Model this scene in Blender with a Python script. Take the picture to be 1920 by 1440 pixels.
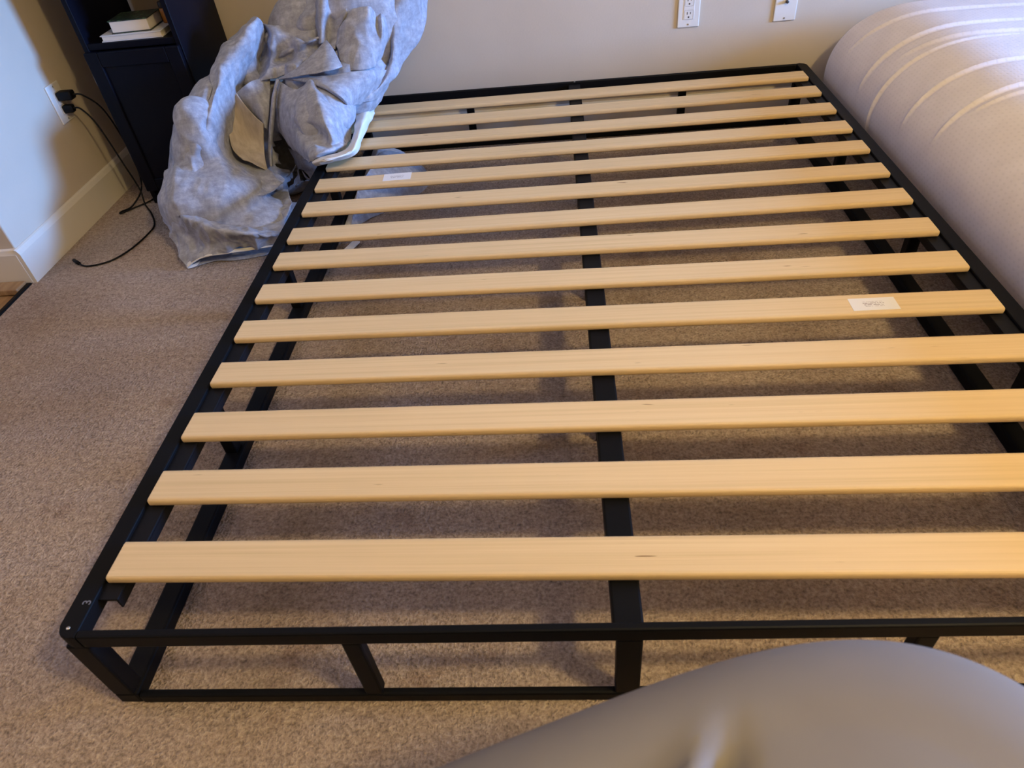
import bpy, bmesh, math, random
import numpy as np
from mathutils import Vector, Matrix, noise
from mathutils.bvhtree import BVHTree

for o in list(bpy.data.objects):
    bpy.data.objects.remove(o, do_unlink=True)
SC = bpy.context.scene
COL = SC.collection
random.seed(7)

# ------------------------------------------------------------------ camera
F = 1294.93                      # focal length in pixels of a 1920 wide frame
CAM = Vector((0.66248, -0.55669, 1.00468))
cd = bpy.data.cameras.new('camera')
cam = bpy.data.objects.new('camera', cd)
COL.objects.link(cam)
cam.location = CAM
cam.rotation_euler = (0.8428414, 0.0867025, 0.0323988)
cd.sensor_fit = 'HORIZONTAL'
cd.sensor_width = 36.0
cd.lens = F * 36.0 / 1920.0
cd.clip_start = 0.02
cd.dof.use_dof = True
cd.dof.focus_distance = 1.7
cd.dof.aperture_fstop = 8.5
SC.camera = cam
CR = cam.rotation_euler.to_matrix()

# ------------------------------------------------------------------ light
SC.view_settings.view_transform = 'Standard'
SC.view_settings.look = 'None'
SC.view_settings.gamma = 1.0
SC.view_settings.use_curve_mapping = False
SC.view_settings.exposure = 0.0

w = bpy.data.worlds.new('sky')
SC.world = w
w.use_nodes = True
bg = w.node_tree.nodes['Background']
bg.inputs[0].default_value = (0.45, 0.62, 1.0, 1)
bg.inputs[1].default_value = 0.3


def light(name, kind, loc, energy, color, target=None, **kw):
    l = bpy.data.lights.new(name, kind)
    l.energy = energy
    l.color = color
    for k, v in kw.items():
        setattr(l, k, v)
    o = bpy.data.objects.new(name, l)
    COL.objects.link(o)
    o.location = loc
    if target is not None:
        o.rotation_euler = (Vector(target) - Vector(loc)).to_track_quat('-Z', 'Y').to_euler()
    return o


# daylight entering by the window in the right wall
light('window_daylight', 'AREA', (4.16, 0.80, 0.97), 73, (0.175, 0.43, 1.0),
      (-0.9, 0.95, 0.35), shape='RECTANGLE', size=1.05, size_y=0.80, spread=math.radians(75))
# warm ceiling lamp near the foot of the bed, out of view
light('ceiling_lamp_light', 'POINT', (1.90, -0.76, 2.26), 99, (1.0, 0.755, 0.34), shadow_soft_size=0.09)
# weak fill light added beyond the doorway to brighten the mattress's left face
light('added_hall_fill', 'POINT', (-1.75, 0.35, 2.0), 14, (1.0, 0.76, 0.70), shadow_soft_size=0.12)


# ------------------------------------------------------------------ helpers
def put(o, parent=None, label=None, cat=None, group=None, kind=None):
    COL.objects.link(o)
    if parent is not None:
        o.parent = parent
    for k, v in (('label', label), ('category', cat), ('group', group), ('kind', kind)):
        if v:
            o[k] = v
    return o


def empty(name, loc, label, cat, group=None):
    o = bpy.data.objects.new(name, None)
    o.empty_display_size = 0.05
    o.location = loc
    return put(o, None, label, cat, group)


def mesh_obj(name, verts, faces, mat, parent=None, smooth=False, **tags):
    me = bpy.data.meshes.new(name)
    me.from_pydata([tuple(v) for v in verts], [], faces)
    me.update()
    if smooth:
        me.polygons.foreach_set('use_smooth', [True] * len(me.polygons))
    if mat:
        me.materials.append(mat)
    o = bpy.data.objects.new(name, me)
    return put(o, parent, **tags)


def bm_obj(name, bm, mat, parent=None, smooth=False, **tags):
    bmesh.ops.recalc_face_normals(bm, faces=bm.faces[:])
    me = bpy.data.meshes.new(name)
    bm.to_mesh(me)
    bm.free()
    if smooth:
        me.polygons.foreach_set('use_smooth', [True] * len(me.polygons))
    if mat:
        me.materials.append(mat)
    o = bpy.data.objects.new(name, me)
    return put(o, parent, **tags)


def bm_box(bm, lo, hi, bevel=0.0, seg=2):
    vs = [bm.verts.new((x, y, z)) for x in (lo[0], hi[0]) for y in (lo[1], hi[1]) for z in (lo[2], hi[2])]
    fs = [(0, 1, 3, 2), (4, 6, 7, 5), (0, 4, 5, 1), (2, 3, 7, 6), (0, 2, 6, 4), (1, 5, 7, 3)]
    faces = [bm.faces.new([vs[i] for i in f]) for f in fs]
    if bevel > 0:
        es = list({e for f in faces for e in f.edges})
        bmesh.ops.bevel(bm, geom=es, offset=bevel, segments=seg, profile=0.5, affect='EDGES', clamp_overlap=True)


def box(name, lo, hi, mat, parent=None, bevel=0.0, seg=2, origin=None, **tags):
    """box given in world coordinates; origin is subtracted (the parent's place)"""
    if origin is not None:
        lo = [a - b for a, b in zip(lo, origin)]
        hi = [a - b for a, b in zip(hi, origin)]
    bm = bmesh.new()
    bm_box(bm, lo, hi, bevel, seg)
    return bm_obj(name, bm, mat, parent, False, **tags)


def catmull(pts, n=8):
    pts = [Vector(p) for p in pts]
    out = []
    for i in range(len(pts) - 1):
        p0 = pts[max(i - 1, 0)]
        p1 = pts[i]
        p2 = pts[i + 1]
        p3 = pts[min(i + 2, len(pts) - 1)]
        for k in range(n):
            t = k / n
            out.append(0.5 * ((2 * p1) + (p2 - p0) * t + (2 * p0 - 5 * p1 + 4 * p2 - p3) * t * t
                              + (3 * p1 - p0 - 3 * p2 + p3) * t ** 3))
    out.append(pts[-1])
    return out


def tube_geo(pts, rad, sides=8):
    pts = [Vector(p) for p in pts]
    verts, faces = [], []
    up = Vector((0, 0, 1))
    n = len(pts)
    for i, p in enumerate(pts):
        t = (pts[min(i + 1, n - 1)] - pts[max(i - 1, 0)]).normalized()
        a = t.cross(up)
        if a.length < 1e-4:
            a = t.cross(Vector((1, 0, 0)))
        a.normalize()
        b = t.cross(a).normalized()
        up = a.cross(t).normalized() if abs(t.z) > 0.9 else Vector((0, 0, 1))
        r = rad[i] if isinstance(rad, (list, tuple)) else rad
        for k in range(sides):
            an = 2 * math.pi * k / sides
            verts.append(p + a * (r * math.cos(an)) + b * (r * math.sin(an)))
    for i in range(n - 1):
        for k in range(sides):
            k2 = (k + 1) % sides
            faces.append((i * sides + k, i * sides + k2, (i + 1) * sides + k2, (i + 1) * sides + k))
    faces.append(tuple(range(sides - 1, -1, -1)))
    faces.append(tuple((n - 1) * sides + k for k in range(sides)))
    return verts, faces


def lathe(name, prof, mat, parent, seg=20, loc=(0, 0, 0), **tags):
    verts, faces = [], []
    for r, z in prof:
        for k in range(seg):
            a = 2 * math.pi * k / seg
            verts.append((loc[0] + r * math.cos(a), loc[1] + r * math.sin(a), loc[2] + z))
    for i in range(len(prof) - 1):
        for k in range(seg):
            k2 = (k + 1) % seg
            faces.append((i * seg + k, i * seg + k2, (i + 1) * seg + k2, (i + 1) * seg + k))
    faces.append(tuple(range(seg - 1, -1, -1)))
    faces.append(tuple((len(prof) - 1) * seg + k for k in range(seg)))
    return mesh_obj(name, verts, faces, mat, parent, True, **tags)


def pix(x, y):
    """direction of the view through a pixel of the 1920x1440 photograph"""
    return (CR @ Vector(((x - 960) / F, (720 - y) / F, -1))).normalized()


def at_z(x, y, z=0.0):
    d = pix(x, y)
    return CAM + d * ((z - CAM.z) / d.z)


# ------------------------------------------------------------------ materials
def mat(name, color=(0.5, 0.5, 0.5), rough=0.6, metal=0.0, spec=0.5):
    m = bpy.data.materials.new(name)
    m.use_nodes = True
    b = m.node_tree.nodes['Principled BSDF']
    b.inputs['Base Color'].default_value = (*color, 1)
    b.inputs['Roughness'].default_value = rough
    b.inputs['Metallic'].default_value = metal
    b.inputs['Specular IOR Level'].default_value = spec
    return m, m.node_tree.nodes, m.node_tree.links, b


def ramp(nodes, stops):
    r = nodes.new('ShaderNodeValToRGB')
    e = r.color_ramp.elements
    e[0].position, e[0].color = stops[0][0], (*stops[0][1], 1)
    e[1].position, e[1].color = stops[-1][0], (*stops[-1][1], 1)
    for p, c in stops[1:-1]:
        n = e.new(p)
        n.color = (*c, 1)
    return r


def noise_node(nodes, links, scale, detail=3.0, rough=0.5, vec=None, mapping=None):
    t = nodes.new('ShaderNodeTexNoise')
    t.inputs['Scale'].default_value = scale
    t.inputs['Detail'].default_value = detail
    t.inputs['Roughness'].default_value = rough
    if vec is not None:
        if mapping is not None:
            mp = nodes.new('ShaderNodeMapping')
            mp.inputs['Scale'].default_value = mapping
            links.new(vec, mp.inputs['Vector'])
            vec = mp.outputs['Vector']
        links.new(vec, t.inputs['Vector'])
    return t


def bump(nodes, links, b, height, strength=0.3, dist=0.01):
    n = nodes.new('ShaderNodeBump')
    n.inputs['Strength'].default_value = strength
    n.inputs['Distance'].default_value = dist
    links.new(height, n.inputs['Height'])
    links.new(n.outputs['Normal'], b.inputs['Normal'])
    return n


def mixc(nodes, links, fac, a, b, mode='MIX'):
    m = nodes.new('ShaderNodeMix')
    m.data_type = 'RGBA'
    m.blend_type = mode
    for sock, v in ((m.inputs[0], fac), (m.inputs[6], a), (m.inputs[7], b)):
        if hasattr(v, 'links'):
            links.new(v, sock)
        else:
            sock.default_value = v if not isinstance(v, tuple) or len(v) == 4 else (*v, 1)
    return m.outputs[2]


def geo_pos(nodes):
    return nodes.new('ShaderNodeNewGeometry').outputs['Position']


def obj_co(nodes):
    return nodes.new('ShaderNodeTexCoord').outputs['Object']


# wall paint: beige, faint roller texture
def wall_paint(name, col):
    m, n, l, b = mat(name, col, 0.75, 0, 0.25)
    p = geo_pos(n)
    t = noise_node(n, l, 160, 3, 0.6, p)
    t2 = noise_node(n, l, 3.0, 3, 0.5, p)
    r = ramp(n, [(0.3, tuple(c * 0.95 for c in col)), (0.7, tuple(min(1, c * 1.04) for c in col))])
    l.new(t2.outputs[0], r.inputs[0])
    l.new(r.outputs[0], b.inputs['Base Color'])
    bump(n, l, b, t.outputs[0], 0.10, 0.003)
    return m


M_WALL = wall_paint('wall_paint', (0.60, 0.52, 0.43))
M_CEIL = wall_paint('ceiling_paint', (0.82, 0.79, 0.74))
m, n, l, b = mat('baseboard_paint', (0.72, 0.67, 0.60), 0.42)
t = noise_node(n, l, 40, 3, 0.5, geo_pos(n))
bump(n, l, b, t.outputs[0], 0.04, 0.002)
M_BASE = m

# carpet
m, n, l, b = mat('carpet', (0.3, 0.25, 0.2), 0.95, 0, 0.1)
p = geo_pos(n)
tf = noise_node(n, l, 190, 2, 0.6, p)
tm = noise_node(n, l, 75, 2, 0.6, p)
tl = noise_node(n, l, 2.3, 4, 0.55, p)
ts = noise_node(n, l, 6.5, 3, 0.6, p)
rf = ramp(n, [(0.31, (0.22, 0.172, 0.14)), (0.52, (0.465, 0.362, 0.294)), (0.74, (0.68, 0.58, 0.49))])
mx = n.new('ShaderNodeMath')
mx.operation = 'ADD'
ma = n.new('ShaderNodeMath')
ma.operation = 'MULTIPLY'
ma.inputs[1].default_value = 0.6
mb = n.new('ShaderNodeMath')
mb.operation = 'MULTIPLY'
mb.inputs[1].default_value = 0.4
l.new(tf.outputs[0], ma.inputs[0])
l.new(tm.outputs[0], mb.inputs[0])
l.new(ma.outputs[0], mx.inputs[0])
l.new(mb.outputs[0], mx.inputs[1])
l.new(mx.outputs[0], rf.inputs[0])
rl = ramp(n, [(0.36, (0.80, 0.77, 0.75)), (0.60, (1.0, 1.0, 1.0))])
l.new(tl.outputs[0], rl.inputs[0])
c1 = mixc(n, l, 1.0, rf.outputs[0], rl.outputs[0], 'MULTIPLY')
rs = ramp(n, [(0.60, (1, 1, 1)), (0.74, (0.70, 0.62, 0.58))])
l.new(ts.outputs[0], rs.inputs[0])
c2 = mixc(n, l, 0.8, c1, rs.outputs[0], 'MULTIPLY')
l.new(c2, b.inputs['Base Color'])
bump(n, l, b, mx.outputs[0], 0.9, 0.012)
M_CARPET = m

# black powder coated steel
m, n, l, b = mat('black_steel', (0.005, 0.005, 0.006), 0.5, 0.0, 0.10)
t = noise_node(n, l, 900, 2, 0.5, geo_pos(n))
bump(n, l, b, t.outputs[0], 0.15, 0.001)
M_STEEL = m
M_STEEL2 = mat('black_plastic', (0.006, 0.006, 0.008), 0.5, 0.0, 0.15)[0]

# pine slats: long grain along x, tone differs from slat to slat
m, n, l, b = mat('pine', (0.75, 0.58, 0.38), 0.48, 0, 0.35)
oc = obj_co(n)
oi = n.new('ShaderNodeObjectInfo')
av = n.new('ShaderNodeVectorMath')
av.operation = 'ADD'
sc_ = n.new('ShaderNodeVectorMath')
sc_.operation = 'SCALE'
sc_.inputs[3].default_value = 13.0
cx = n.new('ShaderNodeCombineXYZ')
for i in range(3):
    l.new(oi.outputs['Random'], cx.inputs[i])
l.new(cx.outputs[0], sc_.inputs[0])
l.new(oc, av.inputs[0])
l.new(sc_.outputs[0], av.inputs[1])
v = av.outputs[0]
g1 = noise_node(n, l, 14, 4, 0.6, v, (0.10, 10.0, 1.0))
g2 = noise_node(n, l, 45, 3, 0.6, v, (0.05, 9.0, 1.0))
g3 = noise_node(n, l, 3.0, 2, 0.5, v, (0.5, 1.0, 1.0))
r1 = ramp(n, [(0.30, (0.68, 0.50, 0.265)), (0.52, (0.75, 0.555, 0.315)), (0.75, (0.78, 0.60, 0.35))])
l.new(g1.outputs[0], r1.inputs[0])
r2 = ramp(n, [(0.3, (0.95, 0.93, 0.91)), (0.6, (1, 1, 1))])
l.new(g2.outputs[0], r2.inputs[0])
c1 = mixc(n, l, 0.8, r1.outputs[0], r2.outputs[0], 'MULTIPLY')
r3 = ramp(n, [(0.35, (0.95, 0.94, 0.92)), (0.65, (1.02, 1.01, 1.0))])
l.new(g3.outputs[0], r3.inputs[0])
c1 = mixc(n, l, 1.0, c1, r3.outputs[0], 'MULTIPLY')
# sparse dark nicks of the wood
k1 = noise_node(n, l, 16, 1, 0.5, v, (1.0, 12.0, 6.0))
rk = ramp(n, [(0.78, (1, 1, 1)), (0.82, (0.30, 0.20, 0.12))])
l.new(k1.outputs[0], rk.inputs[0])
c1 = mixc(n, l, 1.0, c1, rk.outputs[0], 'MULTIPLY')
l.new(c1, b.inputs['Base Color'])
bump(n, l, b, g2.outputs[0], 0.05, 0.002)
M_PINE = m

M_WHITE = mat('white_plastic', (0.78, 0.74, 0.69), 0.35)[0]
M_SLOT = mat('dark_slot', (0.05, 0.04, 0.035), 0.6)[0]
M_HINGE = mat('aged_hinge', (0.30, 0.26, 0.22), 0.4, 0.6)[0]
M_METAL = mat('hinge_metal', (0.62, 0.60, 0.56), 0.3, 1.0)[0]

# paper sticker with small print
m, n, l, b = mat('sticker_paper', (0.80, 0.77, 0.76), 0.55)
oc = obj_co(n)
sx = n.new('ShaderNodeSeparateXYZ')
l.new(oc, sx.inputs[0])


def mth(op, a, bb=None, c=None):
    q = n.new('ShaderNodeMath')
    q.operation = op
    for i, val in enumerate((a, bb, c)):
        if val is None:
            continue
        if hasattr(val, 'links'):
            l.new(val, q.inputs[i])
        else:
            q.inputs[i].default_value = val
    return q.outputs[0]


stripe = mth('LESS_THAN', mth('ABSOLUTE', mth('SUBTRACT', mth('FRACT', mth('MULTIPLY', sx.outputs[1], 200.0)), 0.5)), 0.22)
inx = mth('LESS_THAN', mth('ABSOLUTE', sx.outputs[0]), 0.019)
iny = mth('LESS_THAN', mth('ABSOLUTE', sx.outputs[1]), 0.0075)
tn = noise_node(n, l, 420, 1, 0.5, oc, (1.0, 0.4, 1.0))
words = mth('GREATER_THAN', tn.outputs[0], 0.46)
ink = mth('MULTIPLY', mth('MULTIPLY', stripe, inx), mth('MULTIPLY', iny, words))
l.new(mixc(n, l, ink, (0.80, 0.77, 0.76), (0.30, 0.25, 0.25)), b.inputs['Base Color'])
M_STICK = m

# blanket: heather grey woven cloth, white inner side
m, n, l, b = mat('heather_cloth', (0.4, 0.4, 0.42), 0.9, 0, 0.15)
p = geo_pos(n)
h1 = noise_node(n, l, 60, 4, 0.7, p, (1.0, 1.0, 0.25))
h2 = noise_node(n, l, 60, 4, 0.7, p, (0.3, 1.0, 1.0))
h3 = noise_node(n, l, 420, 2, 0.5, p)
hm = mixc(n, l, 0.5, h1.outputs[0], h2.outputs[0])
rh = ramp(n, [(0.36, (0.25, 0.257, 0.305)), (0.52, (0.36, 0.372, 0.44)), (0.66, (0.50, 0.515, 0.59))])
l.new(hm, rh.inputs[0])
l.new(rh.outputs[0], b.inputs['Base Color'])
b.inputs['Sheen Weight'].default_value = 0.12
bump(n, l, b, h3.outputs[0], 0.25, 0.002)
M_CLOTH = m
m, n, l, b = mat('white_cloth', (0.74, 0.72, 0.70), 0.85, 0, 0.15)
h3 = noise_node(n, l, 300, 2, 0.5, geo_pos(n))
bump(n, l, b, h3.outputs[0], 0.2, 0.002)
M_HEM = m
m, n, l, b = mat('lining_cloth', (0.50, 0.44, 0.38), 0.85, 0, 0.15)
h3 = noise_node(n, l, 60, 3, 0.6, geo_pos(n), (1, 1, 0.3))
rh = ramp(n, [(0.35, (0.44, 0.38, 0.32)), (0.65, (0.56, 0.50, 0.44))])
l.new(h3.outputs[0], rh.inputs[0])
l.new(rh.outputs[0], b.inputs['Base Color'])
M_LINING = m

# mattress cover: knitted white with rows of small dimples (uv in metres)
m, n, l, b = mat('mattress_knit', (0.66, 0.60, 0.60), 0.8, 0, 0.2)
uv = n.new('ShaderNodeTexCoord').outputs['UV']
sx = n.new('ShaderNodeSeparateXYZ')
l.new(uv, sx.inputs[0])
fu = mth('MULTIPLY', sx.outputs[0], 95.0)
row = mth('FLOOR', fu)
fv = mth('ADD', mth('MULTIPLY', sx.outputs[1], 60.0), mth('MULTIPLY', mth('MODULO', row, 2.0), 0.5))
du = mth('SUBTRACT', mth('FRACT', fu), 0.5)
dv = mth('SUBTRACT', mth('FRACT', fv), 0.5)
dd = mth('SQRT', mth('ADD', mth('MULTIPLY', du, du), mth('MULTIPLY', dv, dv)))
rd = ramp(n, [(0.10, (0.0, 0.0, 0.0)), (0.30, (1, 1, 1))])
l.new(dd, rd.inputs[0])
tn = noise_node(n, l, 14, 3, 0.6, geo_pos(n))
rt = ramp(n, [(0.35, (0.68, 0.62, 0.63)), (0.65, (0.73, 0.67, 0.68))])
l.new(tn.outputs[0], rt.inputs[0])
cc = mixc(n, l, 0.07, rt.outputs[0], rd.outputs[0], 'MULTIPLY')
l.new(cc, b.inputs['Base Color'])
bump(n, l, b, rd.outputs[0], 0.10, 0.002)
M_MATT = m

m, n, l, b = mat('grey_cloth', (0.30, 0.275, 0.265), 0.8, 0, 0.25)
tn = noise_node(n, l, 5, 3, 0.5, geo_pos(n))
rt = ramp(n, [(0.3, (0.185, 0.165, 0.158)), (0.7, (0.22, 0.20, 0.192))])
l.new(tn.outputs[0], rt.inputs[0])
l.new(rt.outputs[0], b.inputs['Base Color'])
M_GREY = m

m, n, l, b = mat('navy_lacquer', (0.0035, 0.0035, 0.008), 0.45, 0.0, 0.12)
tn = noise_node(n, l, 30, 3, 0.5, geo_pos(n), (1, 1, 0.1))
bump(n, l, b, tn.outputs[0], 0.05, 0.002)
M_NAVY = m
M_PAGES = mat('book_pages', (0.74, 0.68, 0.62), 0.8)[0]
M_COVERW = mat('book_cover_white', (0.74, 0.72, 0.72), 0.5)[0]
m, n, l, b = mat('book_cover_green', (0.02, 0.03, 0.02), 0.4)
tn = noise_node(n, l, 70, 2, 0.5, geo_pos(n))
rt = ramp(n, [(0.50, (0.015, 0.02, 0.016)), (0.62, (0.03, 0.09, 0.05)), (0.72, (0.20, 0.22, 0.10))])
l.new(tn.outputs[0], rt.inputs[0])
l.new(rt.outputs[0], b.inputs['Base Color'])
M_COVERG = m
m, n, l, b = mat('amber_plastic', (0.42, 0.16, 0.03), 0.25)
M_AMBER = m
M_CAP = mat('dark_cap', (0.03, 0.02, 0.015), 0.5)[0]
M_CORD = mat('black_rubber', (0.005, 0.005, 0.006), 0.5, 0.0, 0.15)[0]

# hall floor boards
m, n, l, b = mat('hall_wood', (0.36, 0.22, 0.10), 0.45)
tn = noise_node(n, l, 12, 4, 0.6, geo_pos(n), (6, 0.6, 1))
rt = ramp(n, [(0.3, (0.26, 0.15, 0.07)), (0.7, (0.44, 0.29, 0.15))])
l.new(tn.outputs[0], rt.inputs[0])
l.new(rt.outputs[0], b.inputs['Base Color'])
M_WOOD = m

# ------------------------------------------------------------------ the room
XL, YB, XR, YF, ZC = -0.895, 1.925, 4.10, -2.6, 2.45
JY = 1.124                                # the left wall ends here, a doorway follows


def struct(name, lo, hi, mt, bevel=0.0, parent=None):
    return box(name, lo, hi, mt, parent, bevel, kind='structure')


# floor with a gentle relief of worn pile
bm = bmesh.new()
nx, ny = 100, 90
grid = []
for j in range(ny + 1):
    for i in range(nx + 1):
        x = XL + (XR - XL) * i / nx
        y = YF + (YB - YF) * j / ny
        grid.append(bm.verts.new((x, y, 0.0)))
for j in range(ny):
    for i in range(nx):
        a = j * (nx + 1) + i
        bm.faces.new((grid[a], grid[a + 1], grid[a + nx + 2], grid[a + nx + 1]))
fl = bm_obj('floor', bm, M_CARPET, None, True, kind='structure')
struct('hall_floor', (XL - 1.6, YF, -0.06), (XL - 0.02, YB, -0.012), M_WOOD)
struct('wall_back', (XL - 1.72, YB, 0), (XR + 0.12, YB + 0.12, ZC), M_WALL)
struct('wall_left', (XL - 0.14, JY, 0), (XL, YB, ZC), M_WALL, 0.004)
struct('wall_left.001', (XL - 0.14, YF, 0), (XL, -0.35, ZC), M_WALL)
struct('wall_left.002', (XL - 0.14, -0.35, 2.05), (XL, JY, ZC), M_WALL)
struct('wall_hall', (XL - 1.72, YF, 0), (XL - 1.6, YB, ZC), M_WALL)
struct('wall_front', (XL - 1.6, YF - 0.12, 0), (XR + 0.12, YF, ZC), M_WALL)
struct('ceiling', (XL - 1.72, YF - 0.12, ZC), (XR + 0.12, YB + 0.12, ZC + 0.1), M_CEIL)
# right wall in four pieces round the window
wy0, wy1, wz0, wz1 = 0.22, 1.38, 0.54, 1.42
bm = bmesh.new()
bm_box(bm, (XR, YF, 0), (XR + 0.12, wy0, ZC))
bm_box(bm, (XR, wy1, 0), (XR + 0.12, YB, ZC))
bm_box(bm, (XR, wy0, 0), (XR + 0.12, wy1, wz0))
bm_box(bm, (XR, wy0, wz1), (XR + 0.12, wy1, ZC))
bm_obj('wall_right', bm, M_WALL, kind='structure')
bm = bmesh.new()
for lo, hi in (((XR - 0.012, wy0 - 0.05, wz0 - 0.05), (XR + 0.02, wy1 + 0.05, wz0)),
               ((XR - 0.012, wy0 - 0.05, wz1), (XR + 0.02, wy1 + 0.05, wz1 + 0.05)),
               ((XR - 0.012, wy0 - 0.05, wz0), (XR + 0.02, wy0, wz1)),
               ((XR - 0.012, wy1, wz0), (XR + 0.02, wy1 + 0.05, wz1))):
    bm_box(bm, lo, hi, 0.003)
bm_obj('window_1', bm, M_BASE, kind='structure')


# baseboards: 110 mm, eased top with a small step
def baseboard(name, p0, p1, nrm, h=0.108, th=0.013):
    p0, p1, nrm = Vector(p0), Vector(p1), Vector(nrm)
    prof = [(0, 0), (th, 0), (th, h - 0.016), (th * 0.78, h - 0.009), (th * 0.55, h - 0.003), (th * 0.2, h), (0, h)]
    verts, faces = [], []
    for p in (p0, p1):
        for a, z in prof:
            verts.append(p + nrm * a + Vector((0, 0, z)))
    k = len(prof)
    for i in range(k):
        j = (i + 1) % k
        faces.append((i, j, k + j, k + i))
    faces += [tuple(range(k)), tuple(range(2 * k - 1, k - 1, -1))]
    bm = bmesh.new()
    vs = [bm.verts.new(v) for v in verts]
    for f in faces:
        bm.faces.new([vs[i] for i in f])
    return bm_obj(name, bm, M_BASE, kind='structure')


baseboard('baseboard_back', (XL + 0.0, YB, 0), (XR, YB, 0), (0, -1, 0))
baseboard('baseboard_left', (XL, JY - 0.012, 0), (XL, YB - 0.013, 0), (1, 0, 0))
baseboard('baseboard_end', (XL - 0.14, JY, 0), (XL + 0.0, JY, 0), (0, -1, 0))
# worn strip at the edge of the carpet in the doorway
box('trim_1', (XL - 0.14, JY - 0.062, -0.010), (XL - 0.018, JY - 0.014, 0.010), M_WOOD, None, 0.004, kind='structure')
box('trim_2', (XL - 0.019, -0.35, -0.01), (XL - 0.004, JY - 0.014, 0.003), M_CORD, None, 0.003, kind='structure')

# ------------------------------------------------------------------ bed frame
ZT, HS = 0.1985, 0.207            # rail top, slat top
W = 1.452
BX0, BX1, BY0, BY1 = -0.034, W + 0.034, -0.119, 1.880
RS = 0.029                        # side rail width
RF = 0.012                        # end rail width
bed = empty('bed_frame', (W / 2, (BY0 + BY1) / 2, 0), 'black steel platform bed frame with bare pine slats, standing on the carpet', 'bed')
bed_o = tuple(bed.location)
RH = 0.028


def bedbox(name, lo, hi, bv=0.004, mt=None, label=None):
    return box(name, lo, hi, mt or M_STEEL, bed, bv, 2, bed_o, label=label)


# top rails: side rails run full length with rounded plan corners
def side_rail(x0, x1, corner_x):
    bm = bmesh.new()
    r = 0.018
    pl = []
    s = 1 if corner_x == x1 else -1
    xo, xi = (x1, x0) if s > 0 else (x0, x1)
    pl = [(xi, BY0)]
    for k in range(7):
        a = k / 6 * math.pi / 2
        pl.append((xo - s * r + s * r * math.sin(a), BY0 + r - r * math.cos(a)))
    for k in range(7):
        a = k / 6 * math.pi / 2
        pl.append((xo - s * r + s * r * math.cos(a), BY1 - r + r * math.sin(a)))
    pl.append((xi, BY1))
    lo = [bm.verts.new((x - bed_o[0], y - bed_o[1], ZT - RH)) for x, y in pl]
    hi = [bm.verts.new((x - bed_o[0], y - bed_o[1], ZT)) for x, y in pl]
    k = len(pl)
    for i in range(k):
        bm.faces.new((lo[i], lo[(i + 1) % k], hi[(i + 1) % k], hi[i]))
    top = bm.faces.new(hi)
    bot = bm.faces.new(lo[::-1])
    es = list(top.edges) + list(bot.edges)
    bmesh.ops.bevel(bm, geom=es, offset=0.0025, segments=2, profile=0.5, affect='EDGES', clamp_overlap=True)
    return bm_obj('top_rail', bm, M_STEEL, bed)


rail_l = side_rail(BX0, BX0 + RS, BX0)
rail_r = side_rail(BX1 - RS, BX1, BX1)
bedbox('top_rail', (BX0 + RS, BY0, ZT - RH), (BX1 - RS, BY0 + RF, ZT), 0.003)
bedbox('top_rail', (BX0 + RS, BY1 - RF, ZT - RH - 0.012), (BX1 - RS, BY1, ZT), 0.003)
# bottom rails
BW, BH = 0.036, 0.028
bedbox('bottom_rail', (BX0, BY0 + 0.001, 0.001), (BX0 + BW, BY1 - 0.001, BH), 0.004)
bedbox('bottom_rail', (BX1 - BW, BY0 + 0.001, 0.001), (BX1, BY1 - 0.001, BH), 0.004)
bedbox('bottom_rail', (BX0 + BW, BY0, 0.001), (BX1 - BW, BY0 + RF, BH - 0.004), 0.004)
bedbox('bottom_rail', (BX0 + BW, BY1 - RF, 0.001), (BX1 - BW, BY1, BH - 0.004), 0.004)
# corner and intermediate posts
for x0 in (BX0 + 0.0008, BX1 - 0.0328):
    for k in range(5):
        yc = BY0 + (BY1 - BY0) * k / 4
        y0 = min(max(yc - 0.013, BY0 + 0.0008), BY1 - 0.0268)
        bedbox('post', (x0, y0, BH - 0.001), (x0 + 0.032 if k in (0, 4) else x0 + 0.026, y0 + 0.026, ZT - RH + 0.001), 0.003)
for xc in (0.363, 0.726, 1.089):
    for y0 in (BY0 + 0.0006, BY1 - 0.0186):
        wd = 0.017 if xc == 0.726 else 0.013
        bedbox('post', (xc - wd, y0, BH - 0.005), (xc + wd, y0 + 0.018, ZT - RH + 0.001), 0.003)
# long middle beam with its own legs
bedbox('center_beam', (0.705, BY0 + RF - 0.001, 0.155), (0.744, BY1 - RF + 0.001, 0.1918), 0.003)
for y in (0.40, 0.88, 1.37):
    bedbox('leg', (0.712, y - 0.013, 0.0), (0.737, y + 0.013, 0.156), 0.003)
# ledges that carry the slats
for xa, xb in ((BX0 + RS - 0.001, 0.024), (W - 0.024, BX1 - RS + 0.001)):
    bm = bmesh.new()
    bm_box(bm, (xa - bed_o[0], BY0 + 0.060 - bed_o[1], 0.1875), (xb - bed_o[0], BY1 - 0.050 - bed_o[1], 0.1918), 0.001)
    lip = xb - 0.003 if xb < 0.5 else xa
    bm_box(bm, (lip - bed_o[0], BY0 + 0.060 - bed_o[1], 0.172), (lip + 0.003 - bed_o[0], BY1 - 0.050 - bed_o[1], 0.1876))
    bm_obj('slat_ledge', bm, M_STEEL2, bed)
# screws on the corner and the middle of the back rail
for x, y, z in ((BX0 + 0.014, BY0 + 0.014, ZT), (BX1 - 0.014, BY0 + 0.014, ZT), (0.726, BY1 - 0.012, ZT)):
    lathe('screw', [(0.0028, 0.0), (0.0028, 0.0008), (0.0018, 0.0013)], M_METAL, bed, 12,
          (x - bed_o[0], y - bed_o[1], z))

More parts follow.
